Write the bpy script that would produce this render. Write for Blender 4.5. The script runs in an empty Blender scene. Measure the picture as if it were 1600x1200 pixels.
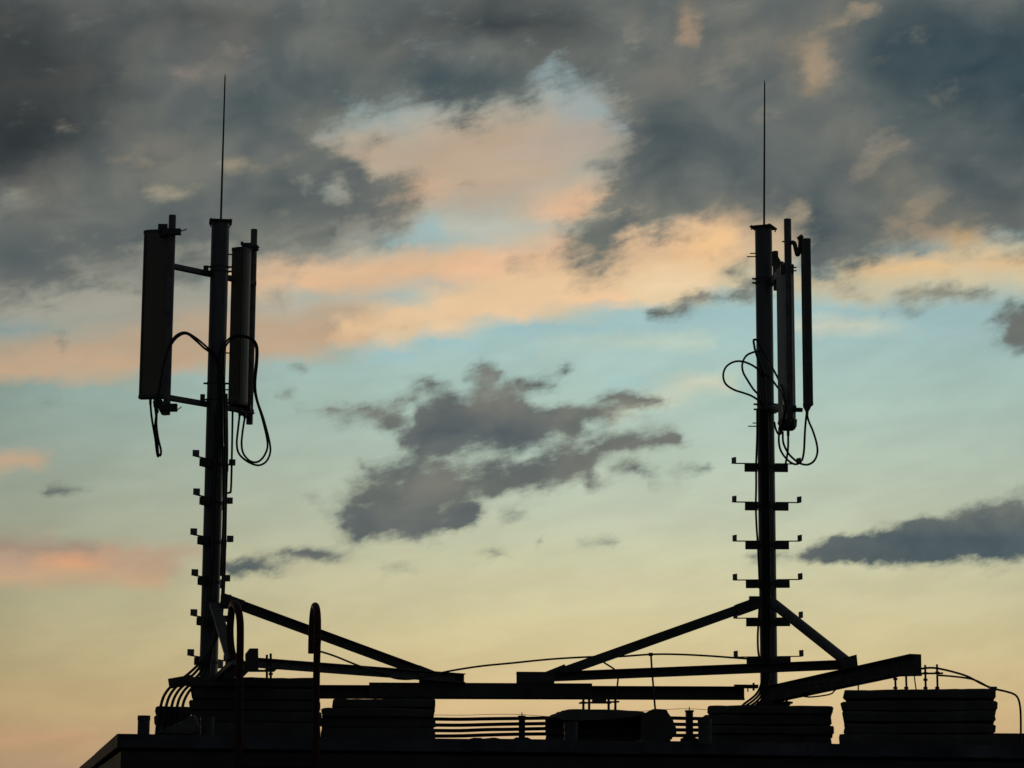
import bpy, math, random
import numpy as np
from mathutils import Vector, Matrix
random.seed(7); rng = np.random.default_rng(7)
S = bpy.context.scene
C = S.collection
R = math.radians
# ------------------------------------------------------------------ camera
F = 4000.0                      # focal length in pixels of the 1600 px wide photograph
PITCH, ROLL = R(10.27), R(0.34)
CZ = 18.0                       # camera height above the street
fwd = Vector((0, math.cos(PITCH), math.sin(PITCH)))
right0 = Vector((1, 0, 0)); up0 = right0.cross(fwd)
right = right0 * math.cos(ROLL) - up0 * math.sin(ROLL)
up = up0 * math.cos(ROLL) + right0 * math.sin(ROLL)
# (world vertical leans right in the picture)
right = right0 * math.cos(ROLL) + up0 * math.sin(ROLL)
up = up0 * math.cos(ROLL) - right0 * math.sin(ROLL)
cam_d = bpy.data.cameras.new("camera"); cam = bpy.data.objects.new("camera", cam_d); C.objects.link(cam)
cam.matrix_world = Matrix(((right.x, up.x, -fwd.x, 0), (right.y, up.y, -fwd.y, 0), (right.z, up.z, -fwd.z, CZ), (0, 0, 0, 1)))
cam_d.sensor_width = 36; cam_d.lens = 36 * F / 1600; cam_d.clip_start = .1; cam_d.clip_end = 6000
S.camera = cam
S.view_settings.view_transform = 'Standard'; S.view_settings.look = 'None'
S.view_settings.exposure = 0; S.view_settings.gamma = 1

def P(px, py, Y):
    """point of the world seen at photograph pixel (px, py), Y metres in front of the camera"""
    d = fwd * F + right * (px - 800) + up * (600 - py)
    t = Y / d.y
    return Vector((d.x * t, Y, CZ + d.z * t))
def T(n, Y=22.0): return n * Y / F      # n pixels at distance Y, in metres

# ------------------------------------------------------------------ sun
SUN_AZ, SUN_EL = R(-15), R(3)
sl = bpy.data.lights.new("sun", 'SUN'); sun = bpy.data.objects.new("sun", sl); C.objects.link(sun)
sl.energy = .11; sl.angle = R(.5); sl.color = (1, .72, .45)
sd = Vector((math.sin(SUN_AZ) * math.cos(SUN_EL), math.cos(SUN_AZ) * math.cos(SUN_EL), math.sin(SUN_EL)))
sun.rotation_euler = sd.to_track_quat('Z', 'Y').to_euler()
sun.location = (0, 0, 60)

# ------------------------------------------------------------------ sky (world)
AZ0, AZ1, EL0, EL1 = -12.6, 12.6, .7, 19.5
NC, NR, NR2, NC2 = 94, 60, 32, 63
def lin(c):
    c = np.asarray(c, float) / 255
    return np.where(c <= .04045, c / 12.92, ((c + .055) / 1.055) ** 2.4)
def grid(nc, nr):
    az = np.radians(np.linspace(AZ0, AZ1, nc)); el = np.radians(np.linspace(EL0, EL1, nr))
    A, E = np.meshgrid(az, el)
    d = np.stack([np.sin(A) * np.cos(E), np.cos(A) * np.cos(E), np.sin(E)], -1)
    f_ = d @ np.array(fwd); r_ = d @ np.array(right); u_ = d @ np.array(up)
    return 800 + F * r_ / f_, 600 - F * u_ / f_
def sstep(a, b, x):
    t = np.clip((x - a) / (b - a), 0, 1); return t * t * (3 - 2 * t)
def segdist(X, Y, pts):
    """distance to a stroke of (x, y, r) points, in units of its radius"""
    best = np.full(X.shape, 1e9)
    if len(pts) == 1: pts = pts * 2
    for (x0, y0, r0), (x1, y1, r1) in zip(pts[:-1], pts[1:]):
        dx, dy = x1 - x0, y1 - y0; L = dx * dx + dy * dy + 1e-9
        t = np.clip(((X - x0) * dx + (Y - y0) * dy) / L, 0, 1)
        best = np.minimum(best, np.hypot(X - x0 - t * dx, Y - y0 - t * dy) / (r0 + (r1 - r0) * t))
    return best
def elld(X, Y, cx, cy, rx, ry, ang):
    a = math.radians(ang); c, s = math.cos(a), math.sin(a)
    u = (X - cx) * c - (Y - cy) * s; v = (X - cx) * s + (Y - cy) * c
    return np.hypot(u / rx, v / ry)
def polysd(X, Y, pts):
    inside = np.zeros(X.shape, bool); d = np.full(X.shape, 1e9)
    n = len(pts)
    for i in range(n):
        x0, y0 = pts[i]; x1, y1 = pts[(i + 1) % n]
        c = ((y0 > Y) != (y1 > Y)) & (X < (x1 - x0) * (Y - y0) / (y1 - y0 + 1e-9) + x0)
        inside ^= c
        dx, dy = x1 - x0, y1 - y0; L = dx * dx + dy * dy + 1e-9
        t = np.clip(((X - x0) * dx + (Y - y0) * dy) / L, 0, 1)
        d = np.minimum(d, np.hypot(X - x0 - t * dx, Y - y0 - t * dy))
    return np.where(inside, d, -d)
def cover(X, Y, b):
    k = b[0]
    if k == 'e': d = elld(X, Y, *b[1])
    else: d = segdist(X, Y, b[1])
    return 1 - sstep(b[4], 1.0, d)
# brushes: (kind, geometry, colour, opacity, hardness)
HI = [
 ('e', (240,240,330,190,0), (134,128,116), 1, .6), ('e', (270,300,110,40,0), (150,144,126), .9, .2), ('e', (360,262,60,26,0), (150,142,122), .9, .2), ('e', (330,90,130,50,20), (130,120,114), .9, .3), ('s', [(330,120,24),(390,68,18)], (140,124,114), .9, .2),
 ('e', (1300,180,420,260,0), (132,128,118), 1, .7), ('e', (1078,45,60,70,0), (168,142,120), .9, .3), ('e', (985,45,40,50,0), (150,136,120), .8, .2), ('e', (1275,100,70,80,20), (160,142,122), .95, .3), ('e', (1330,20,80,40,20), (156,140,120), .9, .2),
 ('e', (1400,250,120,70,20), (142,132,118), .9, .2), ('e', (1460,350,150,50,0), (164,144,120), .95, .3), ('e', (1515,362,30,16,20), (214,170,118), .9, .1), ('e', (1255,322,50,30,30), (160,146,124), .9, .2), ('e', (1120,345,110,30,0), (196,166,136), .9, .2), ('e', (1010,322,90,30,0), (160,146,128), .9, .2),
 ('s', [(-60,400,100),(250,400,100),(420,385,90),(600,330,70)], (142,140,130), .92, .25),
 ('s', [(-60,480,40),(150,480,40),(330,480,36)], (152,150,138), .8, .1),
 ('e', (1200, 385, 90, 75, 0), (206,178,144), .9, .2), ('e', (1080, 370, 90, 50, 0), (222,190,150), .9, .2),  # evening light on the high, thin clouds, and the blue that shows between them
 ('e', (760, 250, 330, 150, 8), (190,166,142), .95, .2),
 ('e', (560, 240, 110, 60, 10), (196,168,140), .7, .2),
 ('s', [(-30,475,50),(180,470,60),(330,480,50)], (164,160,146), .8, .2),
 ('s', [(-30,565,48),(180,545,56),(400,515,60),(560,500,62)], (188,162,134), .9, .25),
 ('s', [(-30,578,22),(200,575,26),(420,548,28),(560,530,26)], (200,166,134), .8, .1),
 ('s', [(380,440,40),(600,425,45),(800,410,50),(1000,390,60),(1120,390,60)], (220,184,148), .95, .35),
 ('s', [(540,515,28),(660,490,36),(800,458,50),(940,450,56),(1080,440,52)], (232,196,154), .95, .35),
 ('s', [(470,440,14),(600,425,22),(760,412,22)], (226,184,144), .6, .2),
 ('e', (900, 320, 150, 48, 14), (218,180,146), .9, .2),
 ('e', (640, 300, 100, 40, 10), (206,170,138), .7, .2),
 ('e', (985, 365, 70, 60, 30), (228,190,150), .8, .2),
 ('e', (1100, 390, 95, 55, 10), (232,192,146), .95, .3),
 ('e', (1120, 375, 45, 35, 20), (242,198,144), .8, .2),
 ('e', (1040, 450, 110, 45, 10), (234,208,168), .9, .3),
 ('s', [(1140,440,36),(1260,450,34),(1400,440,44),(1520,430,44),(1640,425,44)], (210,192,156), .9, .3),
 ('s', [(1310,425,14),(1420,418,20),(1500,400,22),(1640,400,26)], (230,188,136), .8, .2),
 ('s', [(620,452,16),(760,418,22),(880,385,20)], (238,192,154), .75, .1), ('s', [(560,545,14),(700,512,20),(840,482,22),(980,462,20)], (244,202,158), .7, .1), ('e', (900, 325, 110, 30, 14), (232,188,152), .8, .1), ('s', [(400,476,8),(540,452,10),(690,447,8)], (172,178,168), .7, .1),
 ('s', [(520,475,16),(620,452,24),(700,440,20)], (190,182,164), .7, .1),
 ('s', [(410,490,12),(470,480,14),(540,470,14)], (182,178,162), .6, .1),
 ('s', [(600,373,10),(650,362,11),(690,354,9)], (152,184,186), .8, .1),
 ('s', [(700,350,22),(780,355,28),(850,350,20)], (188,188,174), .75, .1),
 ('e', (905, 165, 62, 28, 0), (158,168,168), .9, .2),
 ('e', (940, 168, 34, 17, 0), (146,172,176), .9, .2),
 ('e', (905, 212, 120, 34, 10), (176,166,156), .7, .1),
 ('s', [(965,190,20),(985,215,14)], (160,176,182), .8, .1),
 ('e', (850, 240, 120, 26, 5), (182,168,154), .6, .1),
 ('s', [(560,566,16),(680,535,20),(800,512,20),(940,503,24),(1100,485,22),(1200,474,20),(1300,474,14)], (158,192,194), .85, .2),
 ('e', (980, 598, 60, 22, 5), (162,196,198), .6, .1),
 ('e', (1440, 500, 190, 50, 0), (160,190,190), .6, .1),
 ('s', [(960,640,20),(1060,610,24),(1150,590,18)], (208,206,180), .8, .1),
 ('s', [(850,545,16),(980,540,16),(1100,530,20)], (192,206,186), .7, .1),
 ('s', [(1240,512,12),(1330,506,14),(1440,494,12)], (206,206,184), .8, .1),
 ('s', [(-30,868,42),(80,868,40),(210,876,26),(325,870,10)], (184,154,130), .9, .5),
 ('s', [(-30,852,16),(60,852,16),(140,862,12)], (160,142,124), .85, .2),
 ('s', [(20,885,7),(120,880,8),(210,872,9),(318,870,7)], (218,160,118), .75, .1),
 ('s', [(-30,905,16),(120,908,14),(270,902,8)], (200,164,130), .8, .3),
 ('s', [(-30,728,22),(40,720,18),(85,708,8)], (196,164,134), .85, .4),
 ('s', [(-30,1152,12),(90,1150,10),(210,1149,7)], (198,154,122), .7, .1),
 ('s', [(-30,1198,22),(200,1198,22)], (176,148,122), .5, .1),
]
TOP = [(-700,-900),(2300,-900),(2300,400),(1700,395),(1600,385),(1540,368),(1480,372),(1410,385),(1350,410),(1310,425),(1285,440),(1262,420),(1250,360),(1225,322),(1185,335),
 (1120,338),(1070,352),(1015,352),(985,372),(962,412),(915,425),(886,420),(888,370),(900,338),(938,320),(945,300),(936,268),(955,252),(985,232),(972,202),
 (962,160),(930,138),(865,122),(842,140),(835,158),(780,172),(700,172),(640,160),(600,178),(555,192),(535,205),(545,250),(600,268),(640,285),(648,318),(632,345),
 (600,362),(560,368),(500,384),(440,392),(395,398),(330,408),(250,412),(180,418),(120,438),(60,455),(0,472),(-700,520)]
CL = [  # (kind, geometry, density, hardness) lower grey clouds
 ('s', [(540,800,60),(700,720,85),(900,690,62),(1020,680,36)], .52, 0),
 ('s', [(636,686,22),(700,655,46),(760,655,54),(840,665,38),(900,655,20)], 1.15, .45), ('e', (690,690,80,24,4), 1.1, .4), ('e', (757,588,38,34,0), .95, .3), ('s', [(610,735,14),(700,728,18),(800,722,14)], .8, .1),
 ('s', [(790,618,24),(850,597,17),(884,583,8)], .9, .3), ('s', [(600,645,16),(645,614,16),(700,592,12)], .78, .2), ('s', [(500,646,13),(560,650,20),(615,655,24)], .8, .25),
 ('s', [(440,612,10),(470,634,12),(520,640,12)], .62, .2), ('s', [(900,655,22),(950,637,22),(1000,626,15),(1052,632,8)], .88, .3),
 ('s', [(890,712,18),(960,690,24),(1010,690,18),(1062,690,8)], .92, .3), ('s', [(915,758,12),(980,738,17),(1012,726,13)], .78, .2),
 ('s', [(555,738,11),(620,722,13),(664,714,13)], .78, .2), ('s', [(590,772,24),(700,760,34),(800,745,30),(880,735,27),(925,722,16)], 1.0, .35),
 ('s', [(528,833,9),(580,822,22),(660,822,27),(720,812,20),(744,798,9)], 1.1, .4), ('s', [(550,792,20),(640,790,30),(720,785,26)], 1.0, .35),
 ('s', [(484,762,9),(505,790,12),(520,815,8)], .5, .1), ('s', [(760,815,8),(800,800,9),(850,785,7)], .48, .2), ('s', [(785,818,7),(815,832,7),(850,847,5)], .46, .2),
 ('s', [(1008,752,8),(1060,742,13),(1110,730,8),(1145,720,5)], .66, .3), ('s', [(345,888,13),(400,884,20),(450,872,13),(500,862,10),(560,850,12)], .94, .3),
 ('s', [(498,903,6),(560,896,7)], .48, .2), ('s', [(575,895,6),(640,888,7),(672,882,6)], .48, .2), ('s', [(705,882,7),(760,872,8),(806,862,6)], .52, .2),
 ('s', [(890,850,6),(930,847,8),(970,848,5)], .52, .3), ('s', [(68,768,8),(112,763,14),(158,756,10)], .72, .3), ('s', [(66,628,8),(95,618,13),(130,620,7)], .5, .3),
 ('s', [(1250,862,8),(1310,858,18),(1400,852,33),(1500,840,44),(1640,826,60)], 1.25, .7), ('s', [(1135,882,6),(1180,872,10),(1240,864,8)], .6, .2),
 ('s', [(1375,476,10),(1430,468,18),(1490,456,24),(1535,462,14)], .84, .25), ('e', (1598,508,48,48,0), 1.1, .5),
 ('s', [(1010,488,10),(1060,482,20),(1100,470,16)], .8, .25), ('e', (812,412,38,22,10), .72, .2), ('s', [(1130,470,14),(1165,458,22),(1200,450,20)], .85, .3),
 ('s', [(430,582,5),(480,572,7),(520,560,5)], .5, .2), ('e', (600,405,40,12,0), .42, .2), ('e', (730,285,30,16,30), .45, .2),
 ('s', [(1000,370,14),(1050,380,16),(1110,392,10)], .55, .2), ('s', [(85,500,12),(95,540,14)], .5, .2), ('e', (1150,415,40,26,20), .55, .2),
 ('e', (660,500,90,14,10), .35, .1), ('e', (440,470,40,34,0), .5, .1), ('e', (0,680,18,12,0), .6, .2), ('s', [(60,450,20),(200,445,22),(330,430,20)], .55, .1),
 ('e', (590,215,40,26,0), .55, .1), ('e', (720,200,60,22,0), .58, .1), ('e', (1330,455,50,16,0), .55, .1),
]
TINT = [  # colours of the grey clouds themselves
 ('e', (-50,110,340,240,0), (66,68,70), .98, .15), ('e', (10,230,170,90,30), (56,60,64), .9, .1), ('e', (300,30,260,70,0), (88,88,88), .8, .1),
 ('e', (350,95,80,45,20), (116,110,106), .8, .1), ('e', (300,118,60,24,10), (108,106,104), .7, .1),
 ('e', (400,160,130,62,15), (82,91,95), .95, .2), ('e', (480,120,100,50,0), (90,98,102), .7, .1), ('e', (720,128,140,48,0), (78,89,95), 1, .3), ('e', (560,140,80,40,0), (88,96,98), .7, .1),
 ('e', (790,25,230,52,0), (68,73,76), .95, .2), ('e', (600,60,150,36,0), (94,93,90), .7, .1), ('e', (860,90,120,26,0), (106,104,100), .8, .1),
 ('e', (240,250,150,50,10), (122,118,111), .8, .1), ('e', (280,300,80,30,0), (140,134,120), .7, .1), ('e', (355,262,50,26,0), (140,132,116), .7, .1),
 ('e', (60,300,110,50,0), (122,116,110), .7, .1), ('e', (80,360,130,50,10), (106,108,107), .8, .1), ('e', (60,420,170,36,10), (112,114,112), .7, .1), ('e', (20,400,70,40,0), (96,101,103), .7, .1),
 ('e', (430,305,95,42,0), (88,95,97), .9, .2), ('e', (250,360,120,40,10), (98,103,104), .8, .1), ('e', (480,340,100,40,0), (98,102,102), .8, .1), ('e', (618,310,40,44,0), (112,113,110), .8, .2),
 ('e', (490,220,60,34,0), (116,115,108), .8, .1), ('e', (420,370,120,30,0), (118,120,114), .7, .1), ('e', (560,200,60,30,0), (140,134,122), .8, .1),
 ('e', (640,175,40,22,0), (122,124,120), .6, .1),
 ('e', (1000,60,100,70,0), (106,109,109), .8, .1), ('e', (1055,120,90,60,0), (116,113,108), .8, .1), ('e', (1078,45,26,38,20), (172,144,120), .9, .1), ('e', (985,45,20,30,0), (134,122,110), .7, .1),
 ('e', (1045,215,75,110,0), (84,92,96), .95, .2), ('e', (1140,170,110,90,0), (96,103,106), .7, .1), ('e', (1150,60,90,70,0), (118,115,110), .7, .1),
 ('e', (1255,80,60,66,20), (140,128,115), .85, .1), ('e', (1275,115,26,36,30), (178,150,122), .9, .1), ('e', (1300,30,70,22,30), (134,125,114), .7, .1), ('e', (1340,8,50,18,30), (150,135,116), .6, .1),
 ('e', (1470,90,190,120,0), (62,77,86), 1, .3), ('e', (1620,140,150,190,0), (54,70,81), .9, .1), ('e', (1400,200,120,60,0), (84,94,99), .8, .1),
 ('e', (1200,250,130,70,0), (92,99,102), .9, .1), ('e', (1330,200,60,40,0), (118,116,110), .6, .1), ('e', (1360,235,90,40,0), (110,111,108), .7, .1), ('e', (1480,180,70,30,20), (100,108,108), .6, .1),
 ('e', (1270,350,55,95,0), (82,91,96), .95, .2), ('e', (1130,270,110,50,0), (88,96,100), .7, .1), ('e', (1520,250,120,70,0), (74,85,92), .8, .1), ('e', (1570,330,70,46,0), (86,92,95), .7, .1),
 ('e', (1400,285,80,50,10), (122,119,111), .8, .1), ('e', (1440,330,80,40,0), (128,122,112), .7, .1), ('e', (1480,355,90,26,0), (152,138,118), .8, .1), ('e', (1350,380,60,34,0), (112,114,110), .7, .1), ('e', (1515,362,16,10,20), (198,160,116), .9, .1),
 ('e', (1130,335,60,26,0), (140,134,122), .8, .1), ('e', (1100,300,60,20,0), (108,112,112), .7, .1),
 ('e', (920,365,45,70,0), (124,124,117), .95, .3), ('e', (940,400,26,30,0), (108,111,108), .8, .2), ('e', (960,290,40,50,0), (122,122,116), .8, .2), ('e', (1040,330,60,24,0), (136,132,122), .7, .1),
 ('e', (735,680,150,46,6), (92,99,104), 1, .3), ('e', (800,620,120,26,10), (122,119,115), .8, .2), ('e', (762,588,55,30,0), (148,148,140), .8, .2), ('s', [(440,622,24),(620,650,30)], (134,132,124), .9, .2),
 ('s', [(880,650,34),(1040,632,30)], (130,127,120), .9, .2), ('s', [(900,705,30),(1065,690,26)], (124,122,116), .9, .2), ('s', [(545,745,30),(760,745,34),(985,735,34)], (124,122,116), .9, .2),
 ('s', [(580,830,30),(700,830,30),(780,775,30)], (92,98,102), .9, .1), ('e', (400,885,80,26,0), (98,104,105), 1, .4), ('e', (1080,742,80,20,0), (130,128,118), .9, .3),
 ('s', [(1250,862,20),(1400,862,40),(1640,855,60)], (80,92,100), 1, .3), ('s', [(1300,835,18),(1440,808,24),(1640,775,36)], (112,116,114), .9, .1),
 ('e', (1450,465,110,36,0), (152,146,132), 1, .4), ('e', (1600,508,60,50,0), (108,110,108), 1, .4), ('e', (1060,480,60,30,0), (148,144,134), 1, .4), ('e', (812,412,60,34,0), (160,146,130), 1, .3), ('e', (1165,458,50,30,0), (126,130,126), 1, .4),
 ('e', (110,763,70,24,0), (124,130,124), 1, .4), ('e', (88,622,40,24,0), (134,142,136), 1, .4), ('e', (480,572,60,20,0), (150,142,130), 1, .4), ('s', [(500,900,20),(830,865,20)], (140,142,130), .9, .3), ('e', (930,848,50,20,0), (150,152,138), .9, .3),
 ('e', (40,130,290,170,-12), (62,64,66), .62, 0), ('e', (10,200,150,90,-20), (52,56,60), .6, 0),
]
def grow(k, g, m=1.42):
    return (g[0], g[1], g[2] * m, g[3] * m, g[4]) if k == 'e' else [(x, y, r * m + 2) for x, y, r in g]
def clear_sky(X, Y):
    ys = [-300, 0, 150, 350, 500, 600, 700, 800, 900, 1000, 1100, 1200, 1330]
    cs = np.array([(140,156,160),(146,164,168),(150,172,176),(158,186,188),(162,192,192),(172,198,188),(181,198,182),(191,199,175),(206,202,165),(213,199,153),(217,189,140),(209,173,132),(190,150,116)], float)
    out = np.stack([np.interp(Y, ys, cs[:, i]) for i in range(3)], -1)
    k = np.where(X < 950, 1 - (.20 - .05 * sstep(800, 1150, Y)) * np.clip((950 - X) / 950, 0, 1.2) ** 1.6, 1 - .05 * np.clip((X - 950) / 650, 0, 1.2) ** 2)
    return out * k[..., None]
X, Y = grid(NC, NR)
colA = clear_sky(X, Y)
for b in HI:
    a = (cover(X, Y, b) * b[3])[..., None]; colA = colA * (1 - a) + np.array(b[2], float) * a
dens = sstep(-72, 55, polysd(X, Y, TOP)) * 1.2
HOLES = [  # thin places in the top cover
 ('e', (200,250,70,24,10), .55), ('e', (262,300,60,24,0), .62), ('e', (360,262,46,20,10), .6), ('e', (98,205,20,18,0), .4), ('e', (345,82,60,16,25), .5), ('e', (290,118,60,20,10), .42), ('e', (40,310,90,26,20), .45),
 ('e', (478,292,34,22,10), .6), ('e', (530,300,26,34,10), .55), ('e', (560,345,60,20,0), .5), ('e', (505,215,44,28,20), .7), ('e', (600,255,40,26,0), .7), ('e', (585,190,50,16,10), .55), ('e', (430,250,60,20,10), .35), ('e', (560,370,70,20,8), .5), ('e', (350,385,60,22,0), .5), ('e', (240,400,70,26,0), .5), ('e', (120,400,60,20,10), .3),
 ('e', (1078,48,26,46,-15), .6), ('e', (985,55,20,40,0), .6), ('e', (1275,95,40,52,20), .62), ('e', (1300,40,70,26,30), .6), ('e', (1352,8,50,16,30), .75), ('e', (1150,70,60,40,0), .4), ('e', (1120,120,60,30,0), .4),
 ('e', (1380,230,60,34,25), .6), ('e', (1350,270,50,30,0), .5), ('e', (1420,335,80,26,10), .5), ('e', (1480,366,100,20,0), .6), ('e', (1460,300,60,18,10), .5), ('e', (1255,322,30,18,40), .7), ('e', (1120,345,70,16,10), .7), ('e', (1045,322,50,12,0), .4), ('e', (930,300,24,20,0), .45), ('e', (1480,150,60,16,20), .3), ('e', (1560,380,60,16,0), .6), ('e', (1200,180,60,20,10), .3), ('e', (880,100,80,16,0), .35), ('e', (620,70,140,14,0), .3),
]
for k, g, d_ in HOLES: dens = dens * (1 - cover(X, Y, (k, g, 0, 0, .1)) * d_)
for k, g, d_, h in CL: dens = np.maximum(dens, cover(X, Y, (k, grow(k, g), 0, 0, h * .4)) * (d_ * 1.1 + .13))
dens = np.clip(dens / 1.3, 0, 1)
X2, Y2 = grid(NC2, NR2)
colB = np.zeros(X2.shape + (3,)) + np.array((106, 109, 109.))
for b in TINT:
    a = (cover(X2, Y2, b) * b[3])[..., None]; colB = colB * (1 - a) + np.array(b[2], float) * a

W = bpy.data.worlds.new("World"); S.world = W; W.use_nodes = True
nt = W.node_tree; N = nt.nodes; Lk = nt.links; N.clear()
def nd(t, **k):
    n = N.new(t)
    for a, v in k.items(): setattr(n, a, v)
    return n
def inp(s, v):
    if v is None: return
    if isinstance(v, bpy.types.NodeSocket): Lk.new(v, s)
    else: s.default_value = v
def math_(op, a, b=None, c=None, clamp=False):
    n = nd('ShaderNodeMath', operation=op, use_clamp=clamp); inp(n.inputs[0], a); inp(n.inputs[1], b); inp(n.inputs[2], c); return n.outputs[0]
def mixc(f, a, b, bt='MIX'):
    n = nd('ShaderNodeMix', data_type='RGBA', blend_type=bt); inp(n.inputs[0], f); inp(n.inputs[6], a); inp(n.inputs[7], b); return n.outputs[2]
def mixf(f, a, b):
    n = nd('ShaderNodeMix', data_type='FLOAT'); inp(n.inputs[0], f); inp(n.inputs[2], a); inp(n.inputs[3], b); return n.outputs[0]
def smooth(x, a, b, lo=0., hi=1.):
    n = nd('ShaderNodeMapRange', interpolation_type='SMOOTHSTEP'); inp(n.inputs[0], x)
    for i, v in enumerate((a, b, lo, hi)): n.inputs[i + 1].default_value = v
    return n.outputs[0]
def comb(x, y, z):
    n = nd('ShaderNodeCombineXYZ'); inp(n.inputs[0], x); inp(n.inputs[1], y); inp(n.inputs[2], z); return n.outputs[0]
def noise(v, scale, detail, rough=.55, dist=0., col=False):
    n = nd('ShaderNodeTexNoise'); inp(n.inputs['Vector'], v); n.inputs['Scale'].default_value = scale
    n.inputs['Detail'].default_value = detail; n.inputs['Roughness'].default_value = rough; n.inputs['Distortion'].default_value = dist
    return n.outputs[1 if col else 0]
tc = nd('ShaderNodeTexCoord'); sx = nd('ShaderNodeSeparateXYZ'); Lk.new(tc.outputs['Generated'], sx.inputs[0])
az = math_('MULTIPLY', math_('ARCTAN2', sx.outputs[0], sx.outputs[1]), 57.2958)
el = math_('MULTIPLY', math_('ARCSINE', sx.outputs[2]), 57.2958)
pos = comb(math_('ADD', math_('MULTIPLY', az, .66), math_('MULTIPLY', el, .17)), math_('ADD', math_('MULTIPLY', az, -.25), math_('MULTIPLY', el, .96)), 0.)
w1 = nd('ShaderNodeSeparateColor'); Lk.new(noise(pos, 2.1, 8, .62, col=True), w1.inputs[0])
def warp(base, ch, amp): return math_('ADD', base, math_('MULTIPLY', math_('SUBTRACT', w1.outputs[ch], .5), amp))
azw, elw = warp(az, 0, .8), warp(el, 1, .55)
fine_a = noise(pos, 1.6, 9, .60, .1)
sp_ = nd('ShaderNodeVectorMath', operation='MULTIPLY'); Lk.new(pos, sp_.inputs[0]); sp_.inputs[1].default_value = (.8, 2.3, 1)
fine = mixf(.34, fine_a, noise(sp_.outputs[0], 1.9, 8, .62, .2))
u = math_('DIVIDE', math_('SUBTRACT', azw, AZ0), AZ1 - AZ0, clamp=True)
uL, uR = math_('MULTIPLY', u, 2., clamp=True), math_('MULTIPLY_ADD', u, 2., -1., clamp=True)
u3 = [math_('MULTIPLY_ADD', u, 3., -float(k), clamp=True) for k in range(3)]
t1, t2 = math_('GREATER_THAN', u, 1 / 3), math_('GREATER_THAN', u, 2 / 3)
half = math_('GREATER_THAN', u, .5)
vn = math_('MULTIPLY', math_('DIVIDE', math_('SUBTRACT', elw, EL0), EL1 - EL0, clamp=True), NR - 1.)
def ramp(fac, rgb, alpha):
    n = nd('ShaderNodeValToRGB'); e = n.color_ramp.elements; m = len(rgb)
    for i in range(1, m - 1): e.new(i / (m - 1))
    l = lin(rgb); e.foreach_set('color', [float(v) for i in range(m) for v in (l[i][0], l[i][1], l[i][2], alpha[i])])
    Lk.new(fac, n.inputs[0])
    return n
H = NC2 // 2
def block(name, ins, outs, fn):
    global nt, N, Lk
    g = bpy.data.node_groups.new(name, 'ShaderNodeTree'); keep = (nt, N, Lk); nt, N, Lk = g, g.nodes, g.links
    for i in ins: g.interface.new_socket(i, in_out='INPUT', socket_type='NodeSocketFloat' if i[0] != 'C' else 'NodeSocketColor')
    for o in outs: g.interface.new_socket(o, in_out='OUTPUT', socket_type='NodeSocketFloat' if o[0] != 'C' else 'NodeSocketColor')
    gi = nd('NodeGroupInput'); go = nd('NodeGroupOutput')
    res = fn({k: gi.outputs[k] for k in ins})
    for o, r_ in zip(outs, res): Lk.new(r_, go.inputs[o])
    nt, N, Lk = keep; return g
def call(g, **kw):
    n = nd('ShaderNodeGroup'); n.node_tree = g
    for k, v in kw.items(): inp(n.inputs[k], v)
    return n.outputs
def rowsA(r0, r1, first):
    def fn(I):
        c_, d_ = (None, None) if first else (I['Cin'], I['Din'])
        for r in range(r0, r1):
            q = [ramp(I['u%d' % k], colA[r, 31*k:31*k+32], dens[r, 31*k:31*k+32]) for k in range(3)]
            c = mixc(I['t2'], mixc(I['t1'], q[0].outputs[0], q[1].outputs[0]), q[2].outputs[0]); d = mixf(I['t2'], mixf(I['t1'], q[0].outputs[1], q[1].outputs[1]), q[2].outputs[1])
            if c_ is None: c_, d_ = c, d
            else:
                f = math_('SUBTRACT', I['vn'], float(r - 1), clamp=True); c_ = mixc(f, c_, c); d_ = mixf(f, d_, d)
        return c_, d_
    return fn
def rowsB(r0, r1, first):
    def fn(I):
        c_ = None if first else I['Cin']
        for r in range(r0, r1):
            a = ramp(I['uL'], colB[r, :H + 1], [1] * (H + 1)); b = ramp(I['uR'], colB[r, H:], [1] * (H + 1)); c = mixc(I['half'], a.outputs[0], b.outputs[0])
            c_ = c if c_ is None else mixc(math_('SUBTRACT', I['vn'], float(r - 1), clamp=True), c_, c)
        return (c_,)
    return fn
accC = accD = accB = None
for r0 in range(0, NR, 5):
    g = block('cloud_cover', ['u0', 'u1', 'u2', 't1', 't2', 'vn', 'Cin', 'Din'], ['C', 'D'], rowsA(r0, r0 + 5, r0 == 0))
    o = call(g, u0=u3[0], u1=u3[1], u2=u3[2], t1=t1, t2=t2, vn=vn, Cin=accC, Din=accD); accC, accD = o['C'], o['D']
vn2 = math_('MULTIPLY', vn, (NR2 - 1.) / (NR - 1.))
for r0 in range(0, NR2, 8):
    g = block('cloud_tint', ['uL', 'uR', 'half', 'vn', 'Cin'], ['C'], rowsB(r0, r0 + 8, r0 == 0))
    accB = call(g, uL=uL, uR=uR, half=half, vn=vn2, Cin=accB)['C']
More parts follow.
